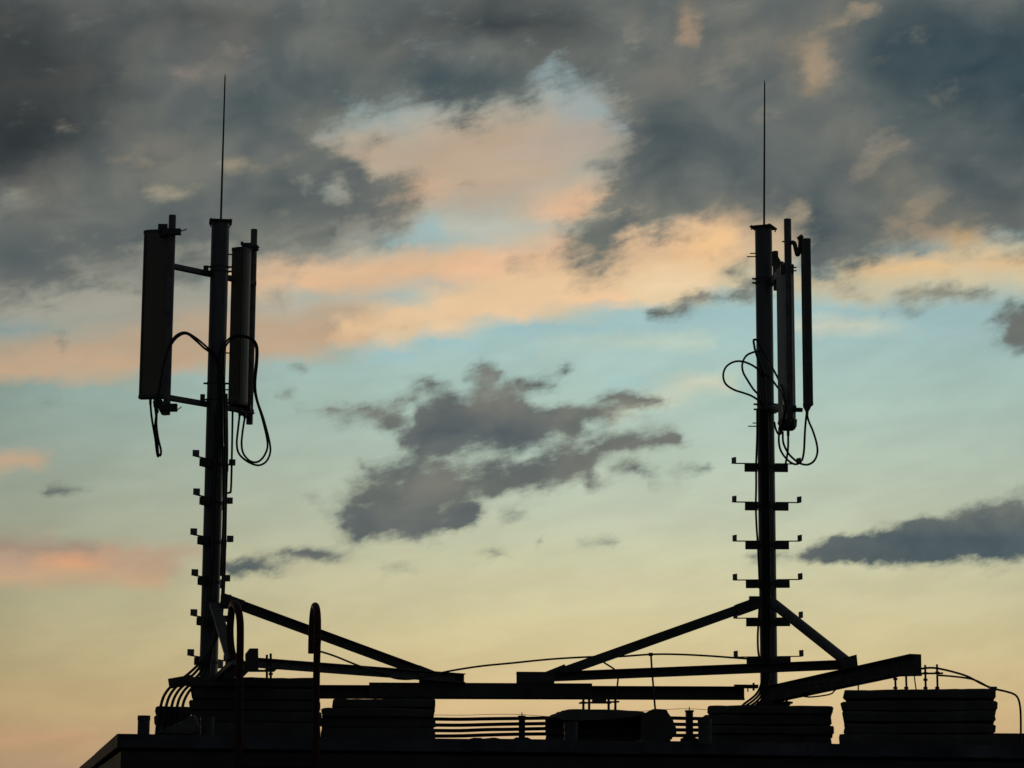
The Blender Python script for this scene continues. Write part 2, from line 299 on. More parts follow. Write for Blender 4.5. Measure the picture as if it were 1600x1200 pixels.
# puffs and wisps: noise eats the soft edge of the cloud cover
dn = math_('ADD', math_('MULTIPLY', accD, 1.3), math_('MULTIPLY', math_('SUBTRACT', fine, .5), 2.0))
alpha = smooth(dn, .20, 1.08)
rim = smooth(dn, .5, 1.15)                      # thin cloud lets the evening light through
body = mixc(math_('MULTIPLY', math_('SUBTRACT', 1., rim), .38), accB, accC)
puff = noise(pos, .95, 7, .5, .4)
pv = mixc(smooth(puff, .30, .70), (.75, .83, .83, 1), (1.11, 1.12, 1.03, 1))
body2 = nd('ShaderNodeVectorMath', operation='MULTIPLY'); Lk.new(body, body2.inputs[0]); Lk.new(pv, body2.inputs[1])
streak = smooth(noise(comb(math_('MULTIPLY', az, .35), math_('MULTIPLY_ADD', az, -.18, el), 3.), 1.3, 5, .55), .3, .7, .95, 1.05)
back2 = nd('ShaderNodeVectorMath', operation='SCALE'); Lk.new(accC, back2.inputs[0]); Lk.new(streak, back2.inputs['Scale'])
front = mixc(alpha, back2.outputs[0], body2.outputs[0])
# rest of dome: Nishita dusk plus unseen overcast, added to dim the near sides
nish = nd('ShaderNodeTexSky', sky_type='NISHITA', sun_disc=False); nish.sun_elevation = SUN_EL; nish.sun_rotation = SUN_AZ
ns = nd('ShaderNodeVectorMath', operation='SCALE'); Lk.new(nish.outputs[0], ns.inputs[0]); ns.inputs['Scale'].default_value = .006
dark = mixc(smooth(noise(tc.outputs['Generated'], 3., 6), .4, .6), (.017, .019, .022, 1), (.032, .035, .040, 1))
rest = mixc(1., dark, ns.outputs[0], 'ADD')
a1 = math_('MAXIMUM', smooth(az, 16., 105.), smooth(math_('MULTIPLY', az, -1.), 14., 60.)); e1 = smooth(el, 20., 42.)
out = mixc(math_('MAXIMUM', a1, e1), front, rest)
out = mixc(smooth(el, -1.5, .2), (.01, .01, .01, 1), out)
bg = nd('ShaderNodeBackground'); Lk.new(out, bg.inputs[0]); bg.inputs[1].default_value = 1.0
wo = nd('ShaderNodeOutputWorld'); Lk.new(bg.outputs[0], wo.inputs[0])
W.cycles.sampling_method = 'MANUAL'; W.cycles.sample_map_resolution = 512

# ------------------------------------------------------------------ materials
def material(name, col, rough=.6, metal=0., var=.25, scale=8., bump=.0, col2=None, stretch=None, bscale=None):
    m = bpy.data.materials.new(name); m.use_nodes = True
    t = m.node_tree; n = t.nodes; l = t.links; p = n['Principled BSDF']
    tcn = n.new('ShaderNodeTexCoord'); mp = n.new('ShaderNodeMapping'); l.new(tcn.outputs['Object'], mp.inputs[0])
    if stretch: mp.inputs['Scale'].default_value = stretch
    no = n.new('ShaderNodeTexNoise'); l.new(mp.outputs[0], no.inputs['Vector']); no.inputs['Scale'].default_value = scale; no.inputs['Detail'].default_value = 7; no.inputs['Roughness'].default_value = .6
    mr = n.new('ShaderNodeMapRange'); l.new(no.outputs[0], mr.inputs[0]); mr.inputs[1].default_value = .32; mr.inputs[2].default_value = .68
    mx = n.new('ShaderNodeMix'); mx.data_type = 'RGBA'; l.new(mr.outputs[0], mx.inputs[0])
    c2 = col2 or tuple(c * (1 - var) for c in col)
    mx.inputs[6].default_value = (*c2, 1); mx.inputs[7].default_value = (*col, 1); l.new(mx.outputs[2], p.inputs['Base Color'])
    rr = n.new('ShaderNodeMapRange'); l.new(no.outputs[0], rr.inputs[0]); rr.inputs[3].default_value = min(1, rough + .12); rr.inputs[4].default_value = max(.05, rough - .12); l.new(rr.outputs[0], p.inputs['Roughness'])
    p.inputs['Metallic'].default_value = metal
    if bump:
        n2 = n.new('ShaderNodeTexNoise'); l.new(mp.outputs[0], n2.inputs['Vector']); n2.inputs['Scale'].default_value = bscale or scale * 6; n2.inputs['Detail'].default_value = 6
        b = n.new('ShaderNodeBump'); b.inputs['Strength'].default_value = bump; b.inputs['Distance'].default_value = .01
        l.new(n2.outputs[0], b.inputs['Height']); l.new(b.outputs[0], p.inputs['Normal'])
    return m
GALV = material('galvanised_steel', (.23, .235, .24), .5, .6, .4, 14, .15)
STEEL = material('weathered_steel', (.13, .13, .128), .6, .4, .45, 10, .2)
POLE = material('mast_paint', (.15, .16, .17), .42, .3, .35, 6, .1, stretch=(1, 1, .25))
RADOME = material('radome_plastic', (.25, .225, .18), .4, 0, .18, 5, .05, stretch=(1, 1, .2))
RADOME2 = material('pale_radome_plastic', (.72, .72, .68), .35, 0, .12, 5, .05, stretch=(1, 1, .2))
BACKP = material('antenna_back_metal', (.16, .16, .155), .55, .5, .3, 6, .1)
CABLE = material('cable_rubber', (.018, .018, .018), .55, 0, .3, 20)
PIPE = material('conduit', (.03, .026, .024), .6, 0, .3, 20)
WIRE = material('conductor_wire', (.09, .085, .08), .5, .6, .3, 20)
CONC = material('concrete', (.135, .13, .12), .92, 0, .45, 5, .6, bscale=30)
RED = material('red_oxide_paint', (.085, .018, .012), .7, 0, .4, 18, .2)
COPING = material('zinc_coping', (.15, .165, .20), .6, .4, .75, 2.2, .3)
WALL = material('rendered_wall', (.11, .10, .085), .95, 0, .4, 4, .7, bscale=20)
ROOF = material('roof_bitumen', (.04, .04, .042), .9, 0, .4, 3, .5)
SHEET = material('torn_felt', (.20, .19, .18), .8, 0, .5, 6, .5)
GROUND = material('street_asphalt', (.05, .05, .05), .9, 0, .3, .5)
FELT = material('weathered_felt_edge', (.05, .042, .034), .95, 0, .5, 3, .6)
PVC = material('vent_pipe_plastic', (.10, .105, .115), .5, 0, .3, 6)

# ------------------------------------------------------------------ mesh helpers
class MB:
    def __init__(s): s.v = []; s.f = []; s.p = []
    def add(s, vs, fs):
        o = len(s.v); s.p.append((list(vs), list(fs))); s.v += [Vector(v) for v in vs]; s.f += [tuple(o + i for i in f) for f in fs]; return s
    def loft(s, rings, cap=True, closed=True):
        n = len(rings[0]); vs = [v for r in rings for v in r]; fs = []
        for k in range(len(rings) - 1):
            for i in range(n if closed else n - 1):
                j = (i + 1) % n; fs.append((k*n+i, k*n+j, (k+1)*n+j, (k+1)*n+i))
        if cap: fs += [tuple(range(n))[::-1], tuple((len(rings)-1)*n + i for i in range(n))]
        return s.add(vs, fs)
    def box(s, c, sx, sy, sz, rz=0., b=0.):
        """box centred at c, rotated about z, with chamfered vertical corners"""
        pts = chamf(sx, sy, b); q = math.cos(rz), math.sin(rz)
        return s.loft([[Vector(c) + Vector((x*q[0]-y*q[1], x*q[1]+y*q[0], z)) for x, y in pts] for z in (-sz/2, sz/2)])
    def tube(s, path, r, n=10, cap=True):
        rr = r if isinstance(r, (list, tuple)) else [r] * len(path)
        path = [Vector(p) for p in path]; rings = []; nrm = None
        for i, p in enumerate(path):
            t = (path[min(i+1, len(path)-1)] - path[max(i-1, 0)]).normalized()
            if nrm is None: nrm = t.orthogonal().normalized()
            nrm = (nrm - t * nrm.dot(t)).normalized(); bi = t.cross(nrm)
            rings.append([p + (nrm * math.cos(a) + bi * math.sin(a)) * rr[i] for a in (2*math.pi*k/n for k in range(n))])
        return s.loft(rings, cap)
    def beam(s, p0, p1, prof, upv=(0, 0, 1)):
        """profile (side, up) swept from p0 to p1"""
        p0, p1 = Vector(p0), Vector(p1); t = (p1 - p0).normalized(); sd = t.cross(Vector(upv)).normalized(); u = sd.cross(t)
        return s.loft([[p + sd * a + u * b for a, b in prof] for p in (p0, p1)])
def chamf(sx, sy, b):
    x, y = sx/2, sy/2
    if b <= 0: return [(-x,-y),(x,-y),(x,y),(-x,y)]
    return [(-x+b,-y),(x-b,-y),(x,-y+b),(x,y-b),(x-b,y),(-x+b,y),(-x,y-b),(-x,-y+b)]
def rect(w, h, b=.004): return chamf(w, h, b)
def chan(w, h, t=.008):        # C-channel open to the side
    x, y = w/2, h/2
    return [(-x,-y),(x,-y),(x,-y+t),(-x+t,-y+t),(-x+t,y-t),(x,y-t),(x,y),(-x,y)]
def hprof(w, h, t=.009):       # H-section
    x, y, q = w/2, h/2, t/2
    return [(-x,-y),(x,-y),(x,-y+t),(q,-y+t),(q,y-t),(x,y-t),(x,y),(-x,y),(-x,y-t),(-q,y-t),(-q,-y+t),(-x,-y+t)]
def spline(pts, k=8):
    pts = [Vector(p) for p in pts]; P_ = [pts[0]*2 - pts[1]] + pts + [pts[-1]*2 - pts[-2]]; out = []
    for i in range(1, len(P_) - 2):
        a, b, c, d = P_[i-1:i+3]
        for j in range(k):
            t = j / k
            out.append(.5 * ((2*b) + (c-a)*t + (2*a-5*b+4*c-d)*t*t + (3*b-a-3*c+d)*t**3))
    return out + [pts[-1]]
def tag(o, label=None, cat=None, group=None, kind=None):
    if label: o['label'] = label
    if cat: o['category'] = cat
    if group: o['group'] = group
    if kind: o['kind'] = kind
    return o
def obj(name, mb, mat, parent=None, smooth=False, loc=None):
    me = bpy.data.meshes.new(name); base = parent.matrix_world.translation if parent is not None else Vector(loc if loc is not None else mb.v[0])
    if parent is not None and parent.get('_wb'): base = Vector(parent['_wb'])
    me.from_pydata([tuple(v - base) for v in mb.v], [], mb.f); me.materials.append(mat)
    import bmesh
    bm = bmesh.new(); bm.from_mesh(me); bmesh.ops.recalc_face_normals(bm, faces=bm.faces); bm.to_mesh(me); bm.free()
    if smooth: me.shade_smooth()
    if smooth and hasattr(me, 'set_sharp_from_angle'): me.set_sharp_from_angle(angle=R(35))
    o = bpy.data.objects.new(name, me); C.objects.link(o)
    if parent is not None: o.parent = parent
    else: o.location = base
    BASE[o.name] = base
    return o
BASE = {}
_obj = obj
def obj(name, mb, mat, parent=None, smooth=False, loc=None):
    # world-space vertices; a child keeps its parent's origin
    if parent is not None:
        pb = BASE[parent.name]
        fake = MB(); fake.v = mb.v; fake.f = mb.f
        o = _obj(name, fake, mat, None, smooth, pb); o.parent = parent; o.location = (0, 0, 0); BASE[o.name] = pb; return o
    return _obj(name, mb, mat, None, smooth, loc)
def objs(name, mb, mat, parent, smooth=False):
    for v, f in mb.p: obj(name, MB().add(v, f), mat, parent, smooth)
def thing(name, loc, label, cat, group=None):
    o = bpy.data.objects.new(name, None); C.objects.link(o); o.location = loc; o.empty_display_size = .1; BASE[o.name] = Vector(loc)
    return tag(o, label, cat, group)
def line(name, px, r, mat, label, cat, group=None, n=8, k=8, parent=None):
    """a cable, wire or pipe through (px, py, Y) points"""
    return_ = obj(name, MB().tube(spline([P(*p) for p in px], k), r, n), mat, parent, True)
    if parent is None: tag(return_, label, cat, group)
    return return_
def cyl(c0, c1, r, n=20): return MB().tube([c0, c1], r, n)

# ------------------------------------------------------------------ street, building, coping
YF = 18.3                                    # front edge of the roof
cL = P(190, 1147, YF); ZR = cL.z             # roof level
cR = P(1640, 1164, 22.0); cR.z = ZR
# distance at which the roof level shows at a given pixel (horizontal plane ZR)
def on_roof(px, py, z=None):
    z = ZR if z is None else z
    d = fwd * F + right * (px - 800) + up * (600 - py); t = (z - CZ) / d.z
    return Vector((d.x * t, d.y * t, z))
cR = on_roof(1640, 1166)
cB = on_roof(124, 1203)
dirL = (cB - cL).normalized(); cB = cL + dirL * 12
dirR = (cR - cL).normalized(); cRR = cL + dirR * 16
cRB = cRR + (cB - cL)
g = obj('ground', MB().add([(-3000,-3000,0),(3000,-3000,0),(3000,3000,0),(-3000,3000,0)], [(0,1,2,3)]), GROUND, loc=(0,0,0)); tag(g, kind='structure')
bld = thing('apartment_building', (cL.x + 5, 26, 0), 'dark flat roofed building seen from just below its roof edge', 'building')
foot = [cL, cRR, cRB, cB]
def ringz(pts, z): return [Vector((p.x, p.y, z)) for p in pts]
obj('wall', MB().loft([ringz(foot, 0), ringz(foot, ZR - .12)]), WALL, bld)
cen = sum(foot, Vector()) / 4
def inset(k): return [p + (cen - p).normalized() * k for p in foot]
obj('roof', MB().loft([ringz(inset(.1), ZR - .118), ringz(inset(.1), ZR - .012)]), ROOF, bld)
# window strips of the storeys under the roof
nrmF = Vector((dirR.y, -dirR.x, 0))
for st in range(5):
    for k in range(6):
        c = cL + dirR * (1.6 + 2.5 * k) + nrmF * .01; c.z = ZR - 2.2 - 3.1 * st
        w = obj('window', MB().box(c, 1.3, .06, 1.35, math.atan2(dirR.y, dirR.x)), BACKP, bld)
        c2 = c + nrmF * .035
        obj('pane', MB().box(c2, 1.16, .012, 1.2, math.atan2(dirR.y, dirR.x)), PVC, w)
# zinc coping in lengths with lapped joints
def coping(p0, p1, nrm):
    prof = [(-.03, 0), (-.03, -.092), (-.022, -.098), (-.022, -.008), (.25, -.008), (.25, 0)]
    m = MB(); L = [[p + nrm * -a + Vector((0, 0, b)) for a, b in prof] for p in (p0, p1)]
    return m.loft(L)
joints = [0, 1.1, 2.55, 3.25, 3.8, 4.75, 5.05, 5.6, 6.5, 7.6, 9.2, 11.2, 13.2, 16]
for i in range(len(joints) - 1):
    dz = Vector((0, 0, random.uniform(-.004, .004)))
    obj('coping', coping(cL + dirR * (joints[i] + .004 if i else -.03) + dz, cL + dirR * (joints[i+1] - .004) + dz, nrmF), COPING, bld)
    if i: obj('coping_clip', coping(cL + dirR * (joints[i] - .03) + nrmF * .004 + Vector((0,0,.006)), cL + dirR * (joints[i] + .03) + nrmF * .004 + Vector((0,0,.006)), nrmF), COPING, bld)
nrmL = Vector((dirL.y, -dirL.x, 0)); nrmL = nrmL if nrmL.x < 0 else -nrmL
q = 0
while q < 11.9:
    dz = Vector((0, 0, random.uniform(-.004, .004)))
    obj('coping', coping(cL + dirL * q + dz, cL + dirL * (q + 4.005), nrmL), FELT, bld); q += 4

# ------------------------------------------------------------------ concrete ballast slabs
def slab(px0, px1, py0, py1, Y, depth, label, group, seed, skew=0., rz=0., bottom=False):
    """a rough cast slab filling the given pixels, its front face Y metres away"""
    rr = random.Random(seed)
    a, b = P(px0, (py0+py1)/2, Y), P(px1, (py0+py1)/2, Y)
    zt, zb = P((px0+px1)/2, py0, Y).z, P((px0+px1)/2, py1, Y).z
    if bottom: zb = ZR - .012
    w = (b - a).length; nx = max(6, int(w / .05)); c = (a + b) / 2
    ux = (b - a); ux.z = 0; ux.normalize(); ux = Matrix.Rotation(rz - math.atan2(c.x, c.y), 3, 'Z') @ ux; uy = Vector((-ux.y, ux.x, 0))
    ts, bs = [], []
    def edge(n_, amp):
        out = [0.]; 
        for _ in range(n_): out.append(max(-amp, min(amp, out[-1] + rr.uniform(-amp, amp) * .5)))
        return out
    m = MB(); et, eb = edge(nx, .005), edge(nx, .006); ny = 6
    ef, ez = edge(nx, .012), [edge(ny, .014) for _ in range(2)]
    H_ = zt - zb
    prof = [(0, .10), (.0, .78), (.009, 1.), (1-.009, 1.), (1., .8), (1., .12), (1-.014, 0), (.014, 0)]
    rings = []
    for i in range(nx + 1):
        f = i / nx; x = (f - .5) * w
        end = .006 if i in (0, nx) else 0
        ring = []
        for (yy, zz) in prof:
            jx = rr.uniform(-.010, .010) if i in (0, nx) else 0
            z = zb + H_ * zz + (et[i] if zz > .5 else eb[i] * .6) - (end * .5 if zz > .9 else 0) + (end * .5 if zz < .05 else 0)
            xx = x + jx - math.copysign(end, x) * (1 if zz > .9 or zz < .05 else 0) + skew * (zz - .5)
            ring.append(Vector((c.x, c.y, 0)) + ux * xx + uy * (yy * depth + (ef[i] if yy < .5 else 0)) + Vector((0, 0, z)))
        rings.append(ring)
    m.loft(rings)
    o = obj('concrete_slab', m, CONC, loc=(c.x, c.y, zb)); tag(o, label, 'slab', group); return o
ORD = ['topmost', 'second', 'third', 'fourth', 'fifth', 'sixth']
def stack(rows, Y, depth, desc, group, seed):
    for i, (x0, x1, y0, y1) in enumerate(rows):
        slab(x0, x1, y0, y1, Y + random.uniform(-.03, .03), depth, f'{ORD[i]} concrete slab of the {desc}', group, seed + i, rz=R(random.uniform(-.8, .8)), bottom=(i == len(rows) - 1))
stack([(297, 499, 1058.5, 1073.5), (300, 497, 1075, 1093), (296, 500, 1094, 1110.5), (300, 503, 1111.5, 1128), (298, 500, 1129, 1160)],
      21.6, .9, 'ballast stack under the mast with two spread antennas', 'ballast slabs under the masts', 11)
stack([(244, 300, 1103, 1117), (242, 304, 1118, 1132), (244, 302, 1133, 1158)], 21.5, .5, 'short narrow pile below the bent feeder cables at the roof corner', 'ballast slabs under the masts', 31)
stack([(519, 680, 1092, 1105.5), (503, 679, 1106.5, 1120.5), (502, 680, 1121.5, 1136.5), (500, 679, 1137.5, 1163)],
      21.8, .9, 'ballast stack just right of the red ladder', 'ballast slabs under the masts', 51)
stack([(1106, 1300, 1102, 1115), (1100, 1299, 1116.5, 1132), (1104, 1302, 1133.5, 1147), (1108, 1299, 1148.5, 1166)],
      21.7, .9, 'ballast stack at the foot of the mast with clustered antennas', 'ballast slabs under the masts', 71)
stack([(1319, 1553, 1077, 1091.5), (1315, 1555, 1095.5, 1110.5), (1317, 1554, 1111, 1127.5), (1320, 1553, 1130, 1146), (1312, 1556, 1146.5, 1168)],
      20.2, 1.0, 'wide rightmost ballast stack carrying four threaded rods', 'ballast slabs under the masts', 91)
# centre pile: slabs and a bulging sack
stack([(872, 1012, 1113, 1123), (851, 1050, 1124, 1136), (852, 1054, 1137, 1149), (850, 1046, 1150, 1166)], 21.9, .8, 'low centre pile between the two masts', 'ballast slabs under the masts', 111)
def blob(pts, Y, depth, name, label, cat, mat, amp=.008):
    """a lumpy body with the given outline and a rounded depth"""
    c = sum((P(x, y, Y) for x, y in pts), Vector()) / len(pts); m = MB(); rings = []
    sp = spline([P(x, y, Y) for x, y in pts + pts[:1]], 4)[:-1]
    for t, k in ((-.5, .8), (-.46, .92), (-.3, .98), (0, 1), (.3, .98), (.46, .9), (.5, .75)):
        rings.append([c + (p - c) * k + Vector((random.uniform(-amp, amp), t * depth, random.uniform(-amp, amp))) for p in sp])
    m.loft(rings); return tag(obj(name, m, mat, None, True, loc=(c.x, Y, ZR)), label, cat)
pts = [(1002,1118),(1010,1113.5),(1019,1108.6),(1024,1107.8),(1038,1108.4),(1042,1109.6),(1044,1113),(1051,1124),(1056.5,1138),(1057,1147),(1050,1152),(1036,1161),(1034,1170),(1000,1170)]
m = MB().loft([[P(x + random.uniform(-.5,.5), y + random.uniform(-.4,.4), Y) for x, y in pts] for Y in (21.55, 21.75, 22.0)])
tag(obj('concrete_block', m, CONC, loc=(P(1028,1150,21.7).x, 21.7, ZR)), 'dark block with a sloping broken end at the right of the centre pile', 'block')
blob([(850,1124),(866,1116),(884,1110.5),(930,1110),(1000,1113),(1012,1120),(960,1128),(880,1130)], 21.85, .5, 'felt_cover', 'dark sheet draped over the centre slab pile', 'cover', SHEET, .004)
blob([(244,1147),(262,1138),(288,1127),(302,1118),(308,1124),(311,1137),(300,1148)], 18.75, .12, 'roofing_felt_scrap', 'pale crumpled sheet of roofing felt lying on the roof corner', 'felt', SHEET, .006)
w = obj('roof_kerb', MB().box((P(1620, 1150, 22).x + 1.4, 22.4, ZR + .04), 3.5, .5, .13, .02, .01), CONC, loc=(P(1620,1150,22).x+1.4, 22.4, ZR)); tag(w, 'low dark concrete kerb on the roof beyond the rightmost slab stack', 'kerb')
zt = P(1575, 1146, 22.15).z
for v in w.data.vertices: v.co.z = (zt - w.location.z) if v.co.z > .04 else -.02

# ------------------------------------------------------------------ small vents on the roof
def vent(x0, x1, y0, Y, label, cap=True):
    t_ = P((x0+x1)/2, y0, Y); r = T((x1-x0)/2, Y)
    th = thing('vent_pipe', (t_.x, t_.y, ZR), label, 'pipe', 'short vent pipes on the roof')
    b = Vector((t_.x, t_.y, ZR - .02))
    obj('pipe', MB().tube([b, t_], r * .94, 24), PVC, th, True)
    obj('rim', MB().tube([t_ - Vector((0,0,.03)), t_ + Vector((0,0,.004))], r, 24), PVC, th, True)
vent(215, 235, 1119, 18.9, 'short wide vent pipe alone at the left roof corner')
vent(313, 335, 1121, 18.9, 'short vent pipe in front of the left slab stack')
vent(881, 903, 1129, 18.9, 'short vent pipe in front of the low centre pile')
vent(1090, 1112, 1124, 18.9, 'short vent pipe left of the mast with clustered antennas')
th = None

# ------------------------------------------------------------------ access ladder
lad = thing('access_ladder', P(432, 1165, 18.15) - Vector((0, 0, 2)), 'dark red steel ladder with two tall bent handrails at the roof edge', 'ladder')
YL = 18.15
def flat(path, w, t, n=None):
    path = [Vector(p) for p in path]; rings = []
    for i, p in enumerate(path):
        tg = (path[min(i+1, len(path)-1)] - path[max(i-1, 0)]).normalized()
        sd = Vector((1, 0, 0)); sd = (sd - tg * sd.dot(tg)).normalized(); o_ = tg.cross(sd)
        ww = w[i] if isinstance(w, list) else w
        rings.append([p + sd * ww * a + o_ * t * b for a, b in ((-.5,-.5),(.5,-.5),(.5,.5),(-.5,.5))])
    return MB().loft(rings)
# left handrail: near leg, bend, far leg
pa = [P(372, 1330, YL), P(373.5, 1180, YL), P(374.5, 1060, YL), P(375.5, 990, YL), P(374.5, 965, YL), P(370.5, 949, YL + .08), P(366, 943, YL + .2), P(363, 947, YL + .35), P(361, 962, YL + .5), P(359.5, 985, YL + .55), P(361, 1010, YL + .55), P(365, 1030, YL + .55)]
obj('handrail', MB().tube(spline(pa, 6), T(5.9, YL), 14), RED, lad, True)
pb = [P(491, 1330, YL), P(493.5, 1180, YL), P(494.5, 1060, YL), P(496, 1000, YL), P(496.3, 970, YL), P(495, 953, YL + .05), P(492.5, 946.5, YL + .2), P(490, 953, YL + .35), P(488.2, 970, YL + .5), P(487, 1000, YL + .55), P(486.7, 1021, YL + .55)]
obj('handrail', MB().tube(spline(pb, 6), T(5.6, YL), 14), RED, lad, True)
obj('handrail_plate', MB().loft([[P(x, y, Y) for x, y in ((481.5,1021),(482,1000),(484,965),(488,946),(497,946),(501,965),(502,1000),(500,1021))] for Y in (YL+.22, YL+.26)]), RED, lad)
for k in range(9):
    y = 1197 + 57 * k
    obj('rung', MB().tube([P(371, y, YL), P(494, y, YL)], T(3.5, YL), 10), RED, lad, True)

# ------------------------------------------------------------------ masts
RUNG_L = .285
def rung_meshes():
    """climbing step centred on the mast axis, along x: angle bracket, foot bar and upturned end plates"""
    m = MB()
    for q in (-1, 1):
        m.box((q * .134, 0, -.038), .115, .05, .066).box((q * .182, 0, 0), .21, .024, .008)
    m.tube([(0, 0, -.05), (0, 0, -.026)], .0835, 32)
    e = [MB().box((s * RUNG_L, 0, .026), .008, .058, .056, R(35)) for s in (-1, 1)]
    return m, e
def local_obj(name, mb, mat, parent, mtx):
    o = obj(name, mb, mat, None, False, loc=(0, 0, 0)); o.parent = parent; o.matrix_parent_inverse = Matrix.Identity(4); o.matrix_basis = mtx; return o
rm, re_ = rung_meshes()
proto_r = None
def add_rungs(mast, base, ys, pxl, Y, rz):
    global proto_r
    for y in ys:
        z = P(pxl(y), y, Y).z - base.z
        mt = Matrix.Translation((0, 0, z + random.uniform(-.003, .003))) @ Matrix.Rotation(rz + R(random.uniform(-2.5, 2.5)), 4, 'Z') @ Matrix.Rotation(R(random.uniform(-1, 1)), 4, 'Y')
        if proto_r is None:
            o = local_obj('climbing_step', rm, STEEL, mast, mt)
            proto_r = (o, [local_obj('end_plate', e, GALV, o, Matrix.Identity(4)) for e in re_])
        else:
            o = proto_r[0].copy(); C.objects.link(o); o.parent = mast; o.matrix_basis = mt
            for c_ in proto_r[1]:
                d = c_.copy(); C.objects.link(d); d.parent = o
def mast(px_t, py_t, px_b, py_b, Y, rpx, label, rod_tip, cap_rz, bands):
    top = P(px_t, py_t, Y); bot = P(px_b, py_b, Y); r = T(rpx, Y)
    ax = (top.x + bot.x) / 2; base = Vector((ax, Y, bot.z))
    th = thing('antenna_mast', base, label, 'mast', 'rooftop antenna masts')
    t_ = Vector((ax, Y, top.z))
    obj('pole', MB().tube([base, t_], r, 40), POLE, th, True)
    obj('cap_plate', MB().box(t_ + Vector((0, 0, .006)), .20, .20, .012, cap_rz, .01), STEEL, th)
    m = MB()
    for a in range(4):
        q_ = Matrix.Rotation(cap_rz + a * math.pi / 2 + math.pi / 4, 3, 'Z') @ Vector((.118, 0, 0)); m.tube([t_ + q_ - Vector((0,0,.022)), t_ + q_ + Vector((0,0,.02))], .006, 6)
    objs('cap_bolt', m, STEEL, th)
    rb = t_ + Vector((T(.8), -.02, .01)); rt = P(*rod_tip, Y - .02)
    obj('lightning_rod', MB().tube([rb, rb.lerp(rt, .5), rb.lerp(rt, .97), rt], [.0095, .008, .006, .002], 8), WIRE, th, True)
    for y in bands:
        z = P(px_t, y, Y).z
        obj('clamp_band', MB().tube([Vector((ax, Y, z - .007)), Vector((ax, Y, z + .007))], r + .006, 40), STEEL, th, True)
        m = MB().box((ax - r - .016, Y - .01, z), .03, .016, .014).box((ax + r + .016, Y - .01, z), .03, .016, .014)
        objs('clamp_lug', m, STEEL, th)
    return th, base
Y1, Y2 = 22.0, 22.4
M1, B1 = mast(343.6, 348, 326.5, 1062, Y1, 14.3, 'tall round mast with one antenna spread out on each side', (351.8, 115), R(8), [417.5, 424.5, 599.5, 625])
M2, B2 = mast(1193, 357, 1201.5, 1098, Y2, 13.6, 'tall round mast with all its antennas clustered on one side', (1194.8, 125), R(-24), [436, 442.5, 632, 640])
add_rungs(M1, B1, (720, 779.5, 841, 903.5, 967, 1029), lambda y: 343.6 - .0245 * (y - 348), Y1, R(65.5))
add_rungs(M2, B2, (724.5, 784.5, 845, 905.5, 966, 1026.5), lambda y: 1193 + .0125 * (y - 357), Y2, R(-6))
# pairs of clamp bolt ends sticking out on the left of the clustered mast
objs('u_bolt', MB().tube([P(1172, 396, Y2), P(1184, 396, Y2)], .005, 6).tube([P(1167, 401, Y2-.05), P(1184, 401, Y2-.05)], .005, 6).tube([P(1176, 661, Y2), P(1188, 661, Y2)], .005, 6).tube([P(1169, 666, Y2-.05), P(1188, 666, Y2-.05)], .005, 6), WIRE, M2)
# outrigger arms of the spread mast
def arm(a, b, h, parent, name='outrigger_arm', w=.05):
    return obj(name, MB().beam(P(*a), P(*b), rect(w, h)), GALV, parent)
YA, YB_ = 21.68, 22.36
arm((262, 414.5, YA), (398, 443, YB_), .046, M1); arm((258, 620.5, YA), (394, 644, YB_), .046, M1)
for a, b, c_, d in ((318, 325.5, 415, 428), (313, 320, 616, 628)):
    yy = (c_ + d) / 2
    obj('arm_lug', MB().box(P((a+b)/2, yy, 21.92), T(b-a), .03, T(d-c_)), STEEL, M1)
for y, x0, x1 in ((397.5, 352, 372), (551.5, 348, 370), (609, 348, 370)):
    obj('stay_rod', MB().tube([P(x0, y - .5, 22.1), P(x1, y + 1, 22.3)], .006, 8), STEEL, M1)
# arms of the clustered mast reach towards the viewer
arm((1206, 441, Y2-.05), (1229, 416, 21.5), .07, M2); arm((1208, 642, Y2-.05), (1230, 628, 21.5), .05, M2)
objs('arm_lug', MB().box(P(1211, 404, 22.2), T(7), .05, T(24), .4).box(P(1213, 447, 22.15), T(7), .04, T(14), .3).box(P(1216, 425, 22.1), T(14), .06, T(34), .5), STEEL, M2)
objs('clamp_bolt', MB().tube([P(1211, 394, 22.15), P(1216.5, 406, 22.1)], .012, 8).tube([P(1213, 408, 22.1), P(1220, 414, 22.1)], .008, 8).tube([P(1216,405,22.1),P(1219,412,22.1)], .014, 8), STEEL, M2)

# ------------------------------------------------------------------ panel antennas
def panel(a, b, w, d, rz, Yc):
    """vertical radome, rounded front, from top pixel a to bottom pixel b"""
    t_, u_ = P(*a, Yc), P(*b, Yc); x = (t_.x + u_.x) / 2
    pts = [(-w/2, d*.5), (-w/2, -d*.1), (-w*.46, -d*.32), (-w*.34, -d*.46), (-w*.12, -d*.5), (w*.12, -d*.5), (w*.34, -d*.46), (w*.46, -d*.32), (w/2, -d*.1), (w/2, d*.5)]
    c, s = math.cos(rz), math.sin(rz)
    def ring(z, k=1): return [Vector((x + (px*c - py*s)*k, Yc + (px*s + py*c)*k, z)) for px, py in pts]
    body = MB().loft([ring(u_.z + .012, 1), ring(t_.z - .012, 1)])
    capt = MB().loft([ring(t_.z - .03, 1.035), ring(t_.z - .004, 1.035), ring(t_.z, .95)])
    capb = MB().loft([ring(u_.z + .03, 1.035), ring(u_.z + .004, 1.035), ring(u_.z, .93)])
    return body, capt, capb, Vector((x, Yc, u_.z))
